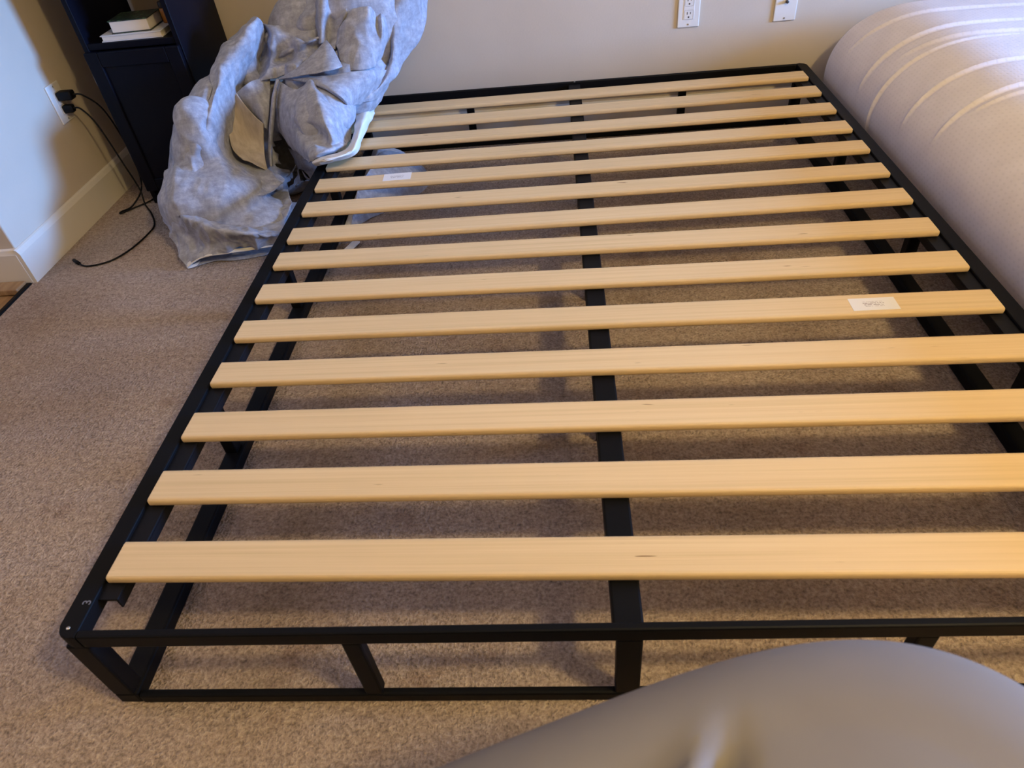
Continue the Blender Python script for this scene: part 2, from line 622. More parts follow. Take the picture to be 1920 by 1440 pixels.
# slats
SW, ST = 0.0646, 0.0148
YLs = [-0.0351, 0.1027, 0.238, 0.376, 0.5094, 0.6436, 0.7761, 0.8913, 1.0275, 1.163, 1.2934, 1.4296, 1.5664, 1.7048]
YRs = [-0.059, 0.0781, 0.2131, 0.3513, 0.4859, 0.6243, 0.7612, 0.9007, 1.038, 1.1745, 1.3077, 1.4437, 1.5847, 1.7204]
bm = bmesh.new()
bm_box(bm, (-W / 2, -SW / 2, -ST / 2), (W / 2, SW / 2, ST / 2))
lon = [e for e in bm.edges if abs((e.verts[0].co - e.verts[1].co).x) > 1]
bmesh.ops.bevel(bm, geom=lon, offset=0.0055, segments=4, profile=0.5, affect='EDGES')
oth = [e for e in bm.edges if abs(abs(e.verts[0].co.x) - W / 2) < 1e-6 and abs(abs(e.verts[1].co.x) - W / 2) < 1e-6]
bmesh.ops.bevel(bm, geom=oth, offset=0.002, segments=1, affect='EDGES')
bmesh.ops.recalc_face_normals(bm, faces=bm.faces[:])
slat_me = bpy.data.meshes.new('slat')
bm.to_mesh(slat_me)
bm.free()
slat_me.materials.append(M_PINE)
slats = []
for k in range(14):
    s = bpy.data.objects.new('slat', slat_me)
    put(s, bed)
    yl, yr = YLs[k] + SW / 2, YRs[k] + SW / 2
    s.location = (0, (yl + yr) / 2 - bed_o[1], HS - ST / 2)
    s.rotation_euler = (0, 0, math.atan2(yr - yl, W))
    slats.append(s)


def sticker(slat, xc, dy, wx, wy, rz=0.0):
    bm = bmesh.new()
    bm_box(bm, (-wx / 2, -wy / 2, 0), (wx / 2, wy / 2, 0.0004))
    o = bm_obj('sticker', bm, M_STICK, slat, label='small white paper sticker with fine print')
    o.location = (xc - W / 2, dy, ST / 2)
    o.rotation_euler = (0, 0, rz)


sticker(slats[4], 1.233, -0.003, 0.083, 0.038, 0.01)
sticker(slats[9], 0.223, 0.008, 0.076, 0.042, 0.03)
# the small numeral printed inside the left rail corner
cu = bpy.data.curves.new('numeral', 'FONT')
cu.body = '3'
cu.size = 0.017
cu.align_x = 'CENTER'
cu.align_y = 'CENTER'
cu.extrude = 0.0002
tmp = bpy.data.objects.new('numeral_tmp', cu)
COL.objects.link(tmp)
bpy.context.view_layer.update()
me = bpy.data.meshes.new_from_object(tmp.evaluated_get(bpy.context.evaluated_depsgraph_get()))
bpy.data.objects.remove(tmp, do_unlink=True)
me.materials.clear()
me.materials.append(mat('pale_print', (0.16, 0.16, 0.19), 0.5)[0])
num = bpy.data.objects.new('numeral', me)
put(num, rail_l, label='small pale printed numeral')
num.location = (-0.0125 - bed_o[0], BY0 + 0.052 - bed_o[1], ZT + 0.0004)
num.rotation_euler = (0, 0, math.pi / 2)

# ------------------------------------------------------------------ folded mattress beside the bed
def mattress():
    MX0, MY1, MY0 = 1.522, 1.835, -0.42
    a, h = 0.265, 0.383                  # half width of the fold, height
    L = 0.85                             # length of the flat part behind the fold
    prof = []
    nA = 64
    for k in range(nA + 1):              # round fold from floor over to the top
        t = math.pi * k / nA - math.pi / 2
        cx_, sz = math.cos(t), math.sin(t)
        prof.append((MX0 + a - a * abs(cx_) ** 0.86, h / 2 + h / 2 * math.copysign(abs(sz) ** 0.94, sz)))
    for k in range(1, 25):
        prof.append((MX0 + a + L * k / 24, h))
    prof += [(MX0 + a + L + 0.03 * math.sin(q / 4 * math.pi), h - h * q / 4) for q in range(1, 4)]
    prof.append((MX0 + a + L, 0.0))
    for k in range(1, 8):
        prof.append((MX0 + a + L - L * k / 8, 0.0))
    P = np.array(prof)
    npf = len(P)
    seg = np.linalg.norm(np.diff(np.vstack([P, P[:1]]), axis=0), axis=1)
    S = np.concatenate([[0], np.cumsum(seg)[:-1]])
    R = 0.055                            # rounding of the ends
    ys = np.concatenate([np.linspace(MY0, 0.45, 60)[:-1], np.linspace(0.45, MY1 - R, 520)[:-1],
                         MY1 - R + R * np.sin(np.linspace(0, math.pi / 2, 14))])
    ny = len(ys)
    d = np.minimum(ys - MY0, MY1 - ys)
    sh = np.where(d >= R, 0.0, R - np.sqrt(np.maximum(R * R - (R - d) ** 2, 0)))
    vec = np.where((P[:, 0] < MX0 + a)[:, None], np.array([MX0 + a, h / 2]) - P, np.stack([np.zeros(npf), h / 2 - P[:, 1]], 1))
    ln = np.linalg.norm(vec, axis=1)
    u = vec / np.maximum(ln, 1e-6)[:, None]
    # tension folds of the cover round the bend: (y, arc start, arc end, height, drift in y, width)
    wr = [(1.395, 0.28, 1.05, 0.0070, 0.012, 0.0042), (1.515, 0.56, 1.10, 0.0080, 0.010, 0.0058), (1.470, 0.74, 1.15, 0.0060, -0.02, 0.0065),
          (1.700, 0.64, 1.20, 0.0065, -0.02, 0.0060), (1.215, 0.58, 1.10, 0.0075, 0.02, 0.0050), (1.060, 0.62, 1.10, 0.0075, 0.03, 0.0048), (1.045, 0.76, 1.1, 0.005, 0.01, 0.005)]
    arc = np.arange(npf) / nA
    Y, T = np.meshgrid(ys, arc, indexing='ij')
    disp = np.zeros_like(Y)
    for (wy, t0, t1, hh, sk, ww) in wr:
        env = np.where((T > t0) & (T < t1), np.sin(np.clip((T - t0) / (t1 - t0), 0, 1) * math.pi) ** 0.6, 0)
        dd_ = (Y - (wy + sk * (T - 0.6) / 0.3)) / ww
        disp += hh * env * (np.exp(-dd_ * dd_) - 0.3 * np.exp(-((dd_ + 2.2) / 1.4) ** 2))
    push = np.minimum(sh[:, None], ln[None, :] * 0.9) - disp
    X = P[None, :, 0] + u[None, :, 0] * push
    Z = P[None, :, 1] + u[None, :, 1] * push
    Z += np.where(Z > 0.05, 0.003 * np.sin(X * 9 + 1.0) * np.sin(Y * 7 + 0.4), 0)
    verts = np.stack([X, Y, np.maximum(Z, 0.001)], 2).reshape(-1, 3)
    uvs = np.stack([np.broadcast_to(S, X.shape), Y], 2).reshape(-1, 2)
    faces = []
    for j in range(ny - 1):
        for i in range(npf):
            i2 = (i + 1) % npf
            faces.append((j * npf + i, (j + 1) * npf + i, (j + 1) * npf + i2, j * npf + i2))
    faces.append(tuple(range(npf)))
    faces.append(tuple((ny - 1) * npf + i for i in range(npf - 1, -1, -1)))
    o = mesh_obj('mattress', verts, faces, M_MATT, None, True,
                 label='thick white knit foam mattress folded over beside the bed frame', cat='mattress')
    me = o.data
    ul = me.uv_layers.new(name='metres')
    li = np.zeros(len(me.loops), dtype=np.int32)
    me.loops.foreach_get('vertex_index', li)
    ul.data.foreach_set('uv', uvs[li].astype(np.float32).ravel())
    bm = bmesh.new()
    bm.from_mesh(me)
    bmesh.ops.recalc_face_normals(bm, faces=bm.faces[:])
    bm.to_mesh(me)
    bm.free()
    return o


mattress()

# ------------------------------------------------------------------ blanket heap
CX0, CX1, CY0, CY1, CZ = -0.725, -0.425, 1.582, 1.900, 1.15      # the cabinet it leans against
def blob(balls, voxel, smooth_it=6):
    """union of rotated ellipsoids, remeshed to one even skin; returns verts, faces"""
    bm = bmesh.new()
    for c, r, rot in balls:
        mtx = Matrix.Translation(c) @ Matrix.Rotation(rot[2], 4, 'Z') @ Matrix.Rotation(rot[1], 4, 'Y') @ \
            Matrix.Rotation(rot[0], 4, 'X') @ Matrix.Diagonal((*r, 1))
        bmesh.ops.create_icosphere(bm, subdivisions=4, radius=1.0, matrix=mtx)
    me = bpy.data.meshes.new('tmp')
    bm.to_mesh(me)
    bm.free()
    o = bpy.data.objects.new('tmp', me)
    COL.objects.link(o)
    md = o.modifiers.new('r', 'REMESH')
    md.mode = 'VOXEL'
    md.voxel_size = voxel
    sm = o.modifiers.new('s', 'SMOOTH')
    sm.factor = 0.5
    sm.iterations = smooth_it
    bpy.context.view_layer.update()
    ev = o.evaluated_get(bpy.context.evaluated_depsgraph_get())
    em = ev.to_mesh()
    V = np.zeros(len(em.vertices) * 3)
    em.vertices.foreach_get('co', V)
    faces = [tuple(p.vertices) for p in em.polygons]
    ev.to_mesh_clear()
    bpy.data.objects.remove(o, do_unlink=True)
    bpy.data.meshes.remove(me)
    return V.reshape(-1, 3), faces


def normals_of(V, faces):
    f = np.array([(a, b, c, d) if len(q) == 4 else (a, b, c, c) for q in faces for (a, b, c, d) in [tuple(q[:4]) if len(q) >= 4 else (*q, q[2])]])
    n = np.cross(V[f[:, 2]] - V[f[:, 0]], V[f[:, 3]] - V[f[:, 1]])
    N = np.zeros_like(V)
    for k in range(4):
        for c in range(3):
            N[:, c] += np.bincount(f[:, k], weights=n[:, c], minlength=len(V))
    return N / (np.linalg.norm(N, axis=1, keepdims=True) + 1e-9)


def cast(bvh, x, y):
    hit = bvh.ray_cast(CAM, pix(x, y), 6.0)
    return hit[0]


def path_on(bvh, pts, n=6):
    """pixel polyline -> points on the surface (only the direction comes from the pixel)"""
    fine = catmull([(p[0], p[1], 0) for p in pts], n)
    out = []
    for q in fine:
        h_ = cast(bvh, q.x, q.y)
        if h_ is not None:
            out.append(h_)
    return out


def stroke(V, N, bvh, kind, pts, depth, width):
    P = path_on(bvh, pts)
    if len(P) < 2:
        return np.zeros(len(V))
    P = np.array([tuple(p) for p in P])
    best = np.full(len(V), 1e9)
    side = np.zeros(len(V))
    par = np.zeros(len(V))
    m_ = len(P) - 1
    for i in range(m_):
        a, b_ = P[i], P[i + 1]
        d = b_ - a
        L2 = d @ d
        if L2 < 1e-10 or L2 > 0.02:
            continue
        t = np.clip(((V - a) @ d) / L2, 0, 1)
        off = V - (a + t[:, None] * d)
        r = np.linalg.norm(off, axis=1)
        s = np.einsum('ij,ij->i', np.cross(np.broadcast_to(d, V.shape), off), N)
        up = r < best
        best[up] = r[up]
        side[up] = s[up]
        par[up] = (i + t[up]) / m_
    env = np.clip(np.minimum(par, 1 - par) / 0.18 + 0.25, 0, 1)
    r = best
    if kind == 'v':
        return -depth * env * np.exp(-(r / width) ** 2)
    if kind == 'r':
        return depth * env * np.exp(-(r / width) ** 1.4)
    if kind == 's':          # the cloth to the left of the stroke lies on top
        sg = np.where(side > 0, 1.0, -1.0)
        sd = sg * r
        step = 1 / (1 + np.exp(-sd / 0.0028))
        return depth * env * (step * np.exp(-np.abs(sd) / width) - 0.5 * (1 - step) * np.exp(-np.abs(sd) / (width * 0.6)))
    return np.zeros(len(V))


def crumple(V, N, amp, scale, seed, stretch=(1, 1, 1)):
    out = np.zeros(len(V))
    off = Vector((seed * 3.1, seed * 7.7, seed * 1.3))
    for i, p in enumerate(V):
        q = Vector((p[0] * stretch[0], p[1] * stretch[1], p[2] * stretch[2])) * scale + off
        # ridged: creases where the noise crosses zero
        out[i] = 1.0 - 2.2 * abs(noise.noise(q))
    return amp * (out - 0.55)


def keep_clear(V):
    """the cloth rests on the floor, wall, rail, slats and cabinet instead of passing through them"""
    x, y, z = V[:, 0].copy(), V[:, 1].copy(), V[:, 2].copy()
    y = np.minimum(y, YB - 0.018)
    z = np.maximum(z, 0.003)
    inbed = (x > -0.0415) & (z < 0.2130)
    z = np.where(inbed, 0.2130, z)
    x = np.where(inbed & (x < -0.026), -0.0415, x)
    m = 0.016
    incab = (x < CX1 + m) & (y > CY0 - 0.030)
    x = np.where(incab & (x > CX1 - 0.016), CX1 + m, x)
    y = np.where((x < CX1 + m - 1e-6) & (y > CY0 - 0.036), CY0 - 0.036, y)
    return np.stack([x, y, z], 1)


class Depth:
    """distance from the photograph's view point to the smooth heap, filled past its outline"""
    def __init__(self, bvh, x0=240, x1=880, y0=-120, y1=560, st=10):
        self.x0, self.y0, self.st = x0, y0, st
        nx, ny = (x1 - x0) // st + 1, (y1 - y0) // st + 1
        g = np.full((ny, nx), np.nan)
        for j in range(ny):
            for i in range(nx):
                h_ = bvh.ray_cast(CAM, pix(x0 + i * st, y0 + j * st), 6.0)
                if h_[0] is not None:
                    g[j, i] = (h_[0] - CAM).length
        known = ~np.isnan(g)
        f = np.where(known, g, np.nanmean(g))
        for it in range(400):
            p = np.pad(f, 1, mode='edge')
            av_ = (p[:-2, 1:-1] + p[2:, 1:-1] + p[1:-1, :-2] + p[1:-1, 2:]) / 4
            f = np.where(known, g, av_)
        for it in range(10):
            p = np.pad(f, 1, mode='edge')
            f = (p[:-2, 1:-1] + p[2:, 1:-1] + p[1:-1, :-2] + p[1:-1, 2:] + 2 * f) / 6
        self.f = f

    def __call__(self, x, y):
        u = min(max((x - self.x0) / self.st, 0), self.f.shape[1] - 1.001)
        v_ = min(max((y - self.y0) / self.st, 0), self.f.shape[0] - 1.001)
        i, j = int(u), int(v_)
        a, b_ = u - i, v_ - j
        f = self.f
        return (f[j, i] * (1 - a) + f[j, i + 1] * a) * (1 - b_) + (f[j + 1, i] * (1 - a) + f[j + 1, i + 1] * a) * b_


def spline1(P, t):
    """Catmull-Rom through the rows of P (n, d) at t in 0..n-1"""
    n_ = len(P)
    i = np.clip(np.floor(t).astype(int), 0, n_ - 2)
    f = (t - i)[:, None]
    p0, p1, p2, p3 = P[np.clip(i - 1, 0, n_ - 1)], P[i], P[i + 1], P[np.clip(i + 2, 0, n_ - 1)]
    return 0.5 * (2 * p1 + (p2 - p0) * f + (2 * p0 - 5 * p1 + 4 * p2 - p3) * f ** 2 + (3 * p1 - p0 - 3 * p2 + p3) * f ** 3)


def sheet(depth, rows, res=0.006, amp=0.004, seed=0.0):
    """one fall of cloth through control points (pixel x, pixel y, height off the heap in metres or ('z', height over the floor))"""
    C_ = []
    for r in rows:
        rr = []
        for (x, y, h_) in r:
            if isinstance(h_, tuple) and h_[0] == 'z':
                rr.append(at_z(x, y, h_[1]))
            elif isinstance(h_, tuple):
                d = pix(x, y)
                rr.append(CAM + d * ((h_[1] - CAM.y) / d.y))
            else:
                rr.append(CAM + pix(x, y) * (depth(x, y) - h_))
        C_.append([tuple(p) for p in rr])
    C_ = np.array(C_)
    nr, nc = C_.shape[:2]
    lu = np.linalg.norm(np.diff(C_, axis=1), axis=2).sum(1).max()
    lv = np.linalg.norm(np.diff(C_, axis=0), axis=2).sum(0).max()
    ku, kv = max(6, int(lu / res)), max(6, int(lv / res))
    tu = np.linspace(0, nc - 1, ku + 1)
    tv = np.linspace(0, nr - 1, kv + 1)
    G = np.stack([spline1(C_[i], tu) for i in range(nr)])            # nr, ku+1, 3
    G = np.stack([spline1(G[:, i], tv) for i in range(ku + 1)], 1)   # kv+1, ku+1, 3
    du = np.gradient(G, axis=1)
    dv = np.gradient(G, axis=0)
    N = np.cross(du, dv)
    N /= np.linalg.norm(N, axis=2, keepdims=True) + 1e-9
    V = G.reshape(-1, 3)
    N = N.reshape(-1, 3)
    cw = np.array(CAM)
    N *= np.where(np.einsum('ij,ij->i', N, cw - V) < 0, -1.0, 1.0)[:, None]
    D = crumple(V, N, amp, 11.0, seed, (1, 1, 0.55)) + crumple(V, N, amp * 0.45, 27.0, seed + 5, (1, 1, 0.7))
    V = V + N * D[:, None]
    F_ = []
    for j in range(kv):
        for i in range(ku):
            a = j * (ku + 1) + i
            F_.append((a, a + 1, a + ku + 2, a + ku + 1))
    return V, N, F_


def blanket():
    R_ = math.radians
    k_ = 0.90
    balls = [
        ((-0.39, 1.37, 0.11), (0.17, 0.155, 0.12), (0, 0, R_(8))),      # low left mass on the carpet
        ((-0.29, 1.33, 0.05), (0.17, 0.12, 0.055), (0, 0, R_(12))),     # skirt towards the room
        ((-0.40, 1.435, 0.22), (0.09, 0.095, 0.17), (R_(-4), R_(8), 0)), # left flank
        ((-0.305, 1.62, 0.35), (0.075, 0.10, 0.13), (R_(-6), R_(14), 0)),  # left upper ridge
        ((-0.24, 1.62, 0.22), (0.115, 0.09, 0.15), (0, 0, 0)),           # hollow between
        ((-0.02, 1.48, 0.29), (0.095, 0.11, 0.075), (0, R_(-8), 0)),    # bulge over the rail
        ((0.02, 1.65, 0.33), (0.13, 0.11, 0.11), (0, 0, 0)),
        ((-0.09, 1.63, 0.33), (0.09, 0.07, 0.08), (0, 0, 0)),
        ((-0.20, 1.62, 0.09), (0.135, 0.14, 0.10), (0, 0, 0)),          # low filling between flank and rail
        ((0.06, 1.75, 0.46), (0.15, 0.09, 0.15), (0, R_(20), 0)),       # upper right drape
        ((0.10, 1.80, 0.52), (0.14, 0.08, 0.10), (0, R_(10), 0)),
        ((-0.10, 1.76, 0.44), (0.12, 0.09, 0.12), (0, 0, 0)),
    ]
    V, faces = blob(balls, 0.0065, 10)
    N = normals_of(V, faces)
    bvh = BVHTree.FromPolygons([Vector(v) for v in V], faces)
    depth = Depth(bvh)
    D = np.zeros(len(V))
    for k in BROAD:
        D += stroke(V, N, bvh, *k)
    V = V + N * D[:, None]
    N = normals_of(V, faces)
    bvh = BVHTree.FromPolygons([Vector(v) for v in V], faces)
    D = np.zeros(len(V))
    for k in FOLDS:
        D += stroke(V, N, bvh, *k)
    D += crumple(V, N, 0.010, 7.0, 1.0, (1.0, 1.0, 0.6)) + crumple(V, N, 0.0045, 17.0, 2.0)
    V = keep_clear(V + N * D[:, None])
    # the heap is open underneath, where it would be stretched round the bed rail
    fa = np.array([q if len(q) == 4 else (*q, q[-1]) for q in faces])
    el = np.max([np.linalg.norm(V[fa[:, i]] - V[fa[:, (i + 1) % 4]], axis=1) for i in range(4)], axis=0)
    faces = [q for q, e_ in zip(faces, el) if e_ < 0.022]
    org = np.array((-0.25, 1.45, 0.0))
    root = empty('blanket', tuple(org), 'crumpled heather grey blanket with white hem heaped over the bed corner and carpet', 'blanket')
    mesh_obj('cloth_heap', V - org, faces, M_CLOTH, root, True)
    return root, org, depth


def lay(name, depth, rows, mt, root, org, thick=0.003, amp=0.004, seed=0.0, res=0.006):
    V, N, F_ = sheet(depth, rows, res, amp, seed)
    top = keep_clear(V)
    bot = keep_clear(V - N * thick)
    # closed skin: front, back and the rim
    n_ = len(V)
    f = np.array(F_)
    edges = {}
    for q in F_:
        for i in range(4):
            e = (q[i], q[(i + 1) % 4])
            if (e[1], e[0]) in edges:
                del edges[(e[1], e[0])]
            else:
                edges[e] = 1
    faces = list(F_) + [tuple(i + n_ for i in q[::-1]) for q in F_] + [(b_, a, a + n_, b_ + n_) for a, b_ in edges]
    return mesh_obj(name, np.vstack([top, bot]) - org, faces, mt, root, True)


BROAD = [
    # deep hollow between the left flank and the middle
    ('v', [(500, 60), (492, 110), (478, 150), (450, 185), (440, 230), (440, 270), (470, 310)], 0.10, 0.045),
    ('v', [(505, 290), (540, 330), (575, 360)], 0.15, 0.06),
    ('v', [(512, 160), (508, 220), (510, 280), (522, 315)], 0.05, 0.022),
]
FOLDS = [
    ('v', [(503, 75), (500, 110), (490, 140)], 0.02, 0.016),
    ('r', [(512, 60), (505, 80), (510, 90), (535, 80)], 0.022, 0.012),
    ('r', [(505, 125), (540, 95), (590, 75)], 0.030, 0.011),
    ('v', [(520, 120), (560, 105), (598, 82)], 0.020, 0.010),
    ('v', [(508, 108), (525, 118), (520, 130)], 0.018, 0.008),
    ('r', [(500, 140), (530, 130), (560, 125)], 0.018, 0.010),
    ('r', [(520, 62), (560, 70), (590, 62)], 0.016, 0.012),
    ('v', [(612, 35), (620, 70), (632, 105)], 0.020, 0.020),
]
SHEETS = [
    # left flank, the part behind the slit
    ([[(470, 34, ('y', 1.700)), (478, 33, ('y', 1.670)), (482, 34, ('y', 1.655))],
      [(428, 76, ('y', 1.660)), (436, 78, ('y', 1.625)), (446, 82, ('y', 1.610))],
      [(397, 131, ('y', 1.600)), (400, 132, ('y', 1.570)), (404, 136, ('y', 1.560))],
      [(360, 166, ('y', 1.540)), (378, 172, ('y', 1.475)), (396, 172, ('y', 1.478))],
      [(328, 228, ('y', 1.510)), (350, 228, ('y', 1.405)), (378, 222, ('y', 1.420))],
      [(319, 275, ('y', 1.500)), (338, 278, ('y', 1.425)), (358, 276, ('y', 1.430))],
      [(312, 330, ('y', 1.490)), (334, 335, ('y', 1.425)), (356, 335, ('y', 1.420))],
      [(309, 358, ('y', 1.480)), (330, 362, ('y', 1.425)), (350, 364, ('y', 1.420))]], 0.004),
    # left flank, main fall
    ([[(476, 33, ('y', 1.670)), (481, 32, ('y', 1.640)), (486, 36, ('y', 1.645)), (490, 46, ('y', 1.675)), (494, 58, ('y', 1.73))],
      [(430, 76, ('y', 1.630)), (446, 72, ('y', 1.590)), (462, 76, ('y', 1.585)), (478, 84, ('y', 1.620)), (494, 98, ('y', 1.71))],
      [(399, 130, ('y', 1.560)), (416, 126, ('y', 1.525)), (436, 130, ('y', 1.548)), (455, 140, ('y', 1.600)), (474, 152, ('y', 1.70))],
      [(389, 175, ('y', 1.460)), (402, 178, ('y', 1.448)), (418, 182, ('y', 1.475)), (436, 186, ('y', 1.530)), (450, 200, ('y', 1.65))],
      [(366, 228, ('y', 1.408)), (386, 236, ('y', 1.382)), (408, 240, ('y', 1.410)), (430, 240, ('y', 1.460)), (446, 252, ('y', 1.58))],
      [(338, 280, ('y', 1.372)), (368, 284, ('y', 1.350)), (404, 294, ('y', 1.385)), (434, 290, ('y', 1.425)), (452, 298, ('y', 1.53))],
      [(314, 316, ('y', 1.430)), (352, 312, ('y', 1.325)), (414, 326, ('y', 1.345)), (460, 322, ('y', 1.390)), (500, 318, ('y', 1.49))],
      [(305, 346, ('y', 1.430)), (350, 346, ('y', 1.285)), (420, 354, ('y', 1.292)), (474, 348, ('y', 1.340)), (534, 338, ('y', 1.43))],
      [(303, 366, ('y', 1.425)), (352, 368, ('y', 1.282)), (396, 373, ('y', 1.268)), (440, 377, ('y', 1.280)), (505, 362, ('y', 1.330))],
      [(306, 370, ('y', 1.440)), (356, 372, ('y', 1.360)), (400, 376, ('y', 1.350)), (442, 379, ('y', 1.360)), (508, 364, ('y', 1.410))]], 0.012),
    # skirt spread on the carpet
    ([[(305, 358, ('y', 1.48)), (336, 362, ('y', 1.42)), (380, 362, ('y', 1.42)), (430, 364, ('y', 1.42)), (480, 360, ('y', 1.42)), (540, 356, ('y', 1.44))],
      [(303, 378, ('z', 0.085)), (334, 378, ('z', 0.118)), (366, 384, ('z', 0.055)), (420, 388, ('z', 0.042)), (480, 384, ('z', 0.055)), (545, 378, ('z', 0.095))],
      [(305, 398, ('z', 0.070)), (332, 392, ('z', 0.140)), (370, 402, ('z', 0.055)), (425, 406, ('z', 0.036)), (480, 402, ('z', 0.045)), (542, 400, ('z', 0.080))],
      [(311, 420, ('z', 0.055)), (338, 410, ('z', 0.130)), (374, 412, ('z', 0.126)), (430, 420, ('z', 0.066)), (485, 418, ('z', 0.050)), (536, 414, ('z', 0.070))],
      [(322, 450, ('z', 0.038)), (350, 434, ('z', 0.075)), (386, 428, ('z', 0.124)), (436, 432, ('z', 0.120)), (488, 434, ('z', 0.100)), (530, 430, ('z', 0.090))],
      [(337, 480, ('z', 0.020)), (364, 462, ('z', 0.046)), (396, 456, ('z', 0.066)), (440, 452, ('z', 0.080)), (488, 448, ('z', 0.076)), (522, 446, ('z', 0.070))],
      [(350, 500, ('z', 0.010)), (376, 484, ('z', 0.030)), (404, 477, ('z', 0.040)), (440, 471, ('z', 0.042)), (485, 465, ('z', 0.038)), (516, 460, ('z', 0.038))]], 0.013),
    # under layer of the skirt
    ([[(345, 470, ('z', 0.012)), (400, 462, ('z', 0.012)), (460, 458, ('z', 0.010)), (515, 452, ('z', 0.010))],
      [(352, 488, ('z', 0.008)), (402, 482, ('z', 0.008)), (455, 478, ('z', 0.007)), (505, 474, ('z', 0.006))],
      [(356, 503, ('z', 0.004)), (400, 490, ('z', 0.004)), (440, 488, ('z', 0.004)), (480, 482, ('z', 0.004))]], 0.002),
    # dark inner fall behind the lining
    ([[(440, 178, -0.03), (462, 158, 0.00), (484, 148, 0.012), (508, 146, 0.0)],
      [(448, 192, -0.03), (468, 185, 0.00), (488, 182, 0.010), (506, 185, 0.0)],
      [(466, 215, -0.03), (480, 210, 0.00), (492, 210, 0.008), (504, 215, 0.0)],
      [(488, 245, -0.03), (494, 240, -0.01), (498, 240, 0.0), (503, 245, -0.01)]], 0.004),
    # folded edge standing beside the bulge
    ([[(516, 149, 0.030), (521, 147, 0.036), (526, 150, 0.02)],
      [(510, 180, 0.030), (515, 180, 0.038), (519, 182, 0.012)],
      [(505, 230, 0.022), (510, 230, 0.030), (514, 232, 0.005)],
      [(503, 280, 0.012), (508, 280, 0.018), (511, 281, -0.005)],
      [(506, 312, -0.005), (510, 312, 0.0), (513, 312, -0.02)]], 0.0015),
    # bulge hanging over the rail
    ([[(522, 150, ('y', 1.600)), (546, 165, ('y', 1.545)), (562, 163, ('y', 1.520)), (583, 151, ('y', 1.515)), (598, 168, ('y', 1.470)), (618, 190, ('y', 1.440)), (650, 206, ('y', 1.470))],
      [(518, 192, ('y', 1.570)), (540, 194, ('y', 1.490)), (564, 194, ('y', 1.440)), (588, 186, ('y', 1.405)), (606, 192, ('y', 1.390)), (632, 210, ('y', 1.400)), (660, 228, ('y', 1.490))],
      [(522, 232, ('y', 1.550)), (544, 232, ('y', 1.440)), (568, 228, ('y', 1.390)), (592, 226, ('y', 1.355)), (612, 228, ('y', 1.340)), (638, 238, ('y', 1.385)), (662, 250, ('y', 1.470))],
      [(532, 256, ('y', 1.530)), (552, 254, ('y', 1.400)), (575, 246, ('y', 1.385)), (600, 250, ('y', 1.360)), (622, 258, ('y', 1.315)), (640, 258, ('y', 1.365)), (660, 262, ('y', 1.450))],
      [(548, 278, ('y', 1.500)), (562, 276, ('y', 1.360)), (580, 268, ('y', 1.325)), (602, 270, ('y', 1.320)), (622, 272, ('y', 1.315)), (640, 267, ('y', 1.345)), (655, 264, ('y', 1.420))],
      [(566, 292, ('y', 1.44)), (575, 293, ('z', 0.240)), (588, 290, ('z', 0.258)), (604, 285, ('z', 0.264)), (622, 280, ('z', 0.262)), (638, 275, ('z', 0.256)), (650, 270, ('z', 0.246))],
      [(578, 303, ('z', 0.228)), (584, 302, ('z', 0.236)), (593, 298, ('z', 0.244)), (606, 293, ('z', 0.246)), (622, 288, ('z', 0.246)), (638, 282, ('z', 0.242)), (648, 276, ('z', 0.234))]], 0.006),
    # upper half of the long pleat
    ([[(523, 147, 0.030), (545, 134, 0.040), (575, 112, 0.042), (598, 88, 0.040), (612, 75, 0.035)],
      [(523, 148, 0.032), (550, 140, 0.048), (585, 126, 0.056), (610, 108, 0.052), (626, 94, 0.030)],
      [(523, 149, 0.030), (555, 143, 0.050), (590, 137, 0.062), (620, 131, 0.058), (642, 124, 0.036)]], 0.0025),
    # lower half of the long pleat
    ([[(524, 148, 0.020), (590, 143, 0.026), (640, 137, 0.040), (690, 132, 0.046), (726, 131, 0.030)],
      [(538, 149, 0.020), (600, 150, 0.044), (650, 151, 0.056), (690, 149, 0.050), (720, 146, 0.022)],
      [(560, 151, 0.018), (616, 165, 0.048), (655, 170, 0.052), (685, 168, 0.040), (708, 164, 0.012)],
      [(586, 154, 0.010), (634, 180, 0.040), (656, 188, 0.036), (676, 186, 0.024), (695, 182, 0.000)],
      [(604, 164, -0.020), (644, 192, 0.010), (656, 200, 0.008), (668, 198, 0.004), (682, 194, -0.015)]], 0.003),
    # broad facets above the pleat
    ([[(634, 48, -0.010), (652, 26, 0.010), (668, 16, 0.020), (692, 11, 0.040), (704, 20, 0.020), (706, 34, -0.01), (712, 24, 0.01), (724, 14, -0.01)],
      [(628, 66, -0.005), (644, 50, 0.024), (664, 42, 0.036), (688, 40, 0.050), (702, 44, 0.034), (708, 50, 0.022), (716, 46, 0.046), (727, 44, 0.010)],
      [(632, 88, 0.000), (648, 78, 0.024), (668, 72, 0.046), (690, 72, 0.052), (704, 72, 0.050), (711, 74, 0.050), (718, 74, 0.048), (725, 74, 0.010)],
      [(638, 112, 0.000), (652, 104, 0.022), (670, 102, 0.042), (690, 102, 0.048), (702, 102, 0.046), (709, 102, 0.042), (715, 100, 0.032), (719, 100, 0.000)],
      [(642, 134, -0.01), (656, 132, 0.008), (672, 132, 0.020), (686, 131, 0.026), (694, 129, 0.026), (700, 126, 0.024), (704, 122, 0.012), (708, 118, -0.01)]], 0.007),
    # bunched cloth in the middle
    ([[(484, 44, -0.03), (500, 46, 0.000), (514, 50, 0.005), (532, 50, 0.000), (562, 60, -0.01), (600, 66, -0.03)],
      [(498, 70, -0.10), (506, 66, 0.010), (516, 60, 0.034), (534, 64, 0.022), (562, 72, 0.000), (600, 76, -0.02)],
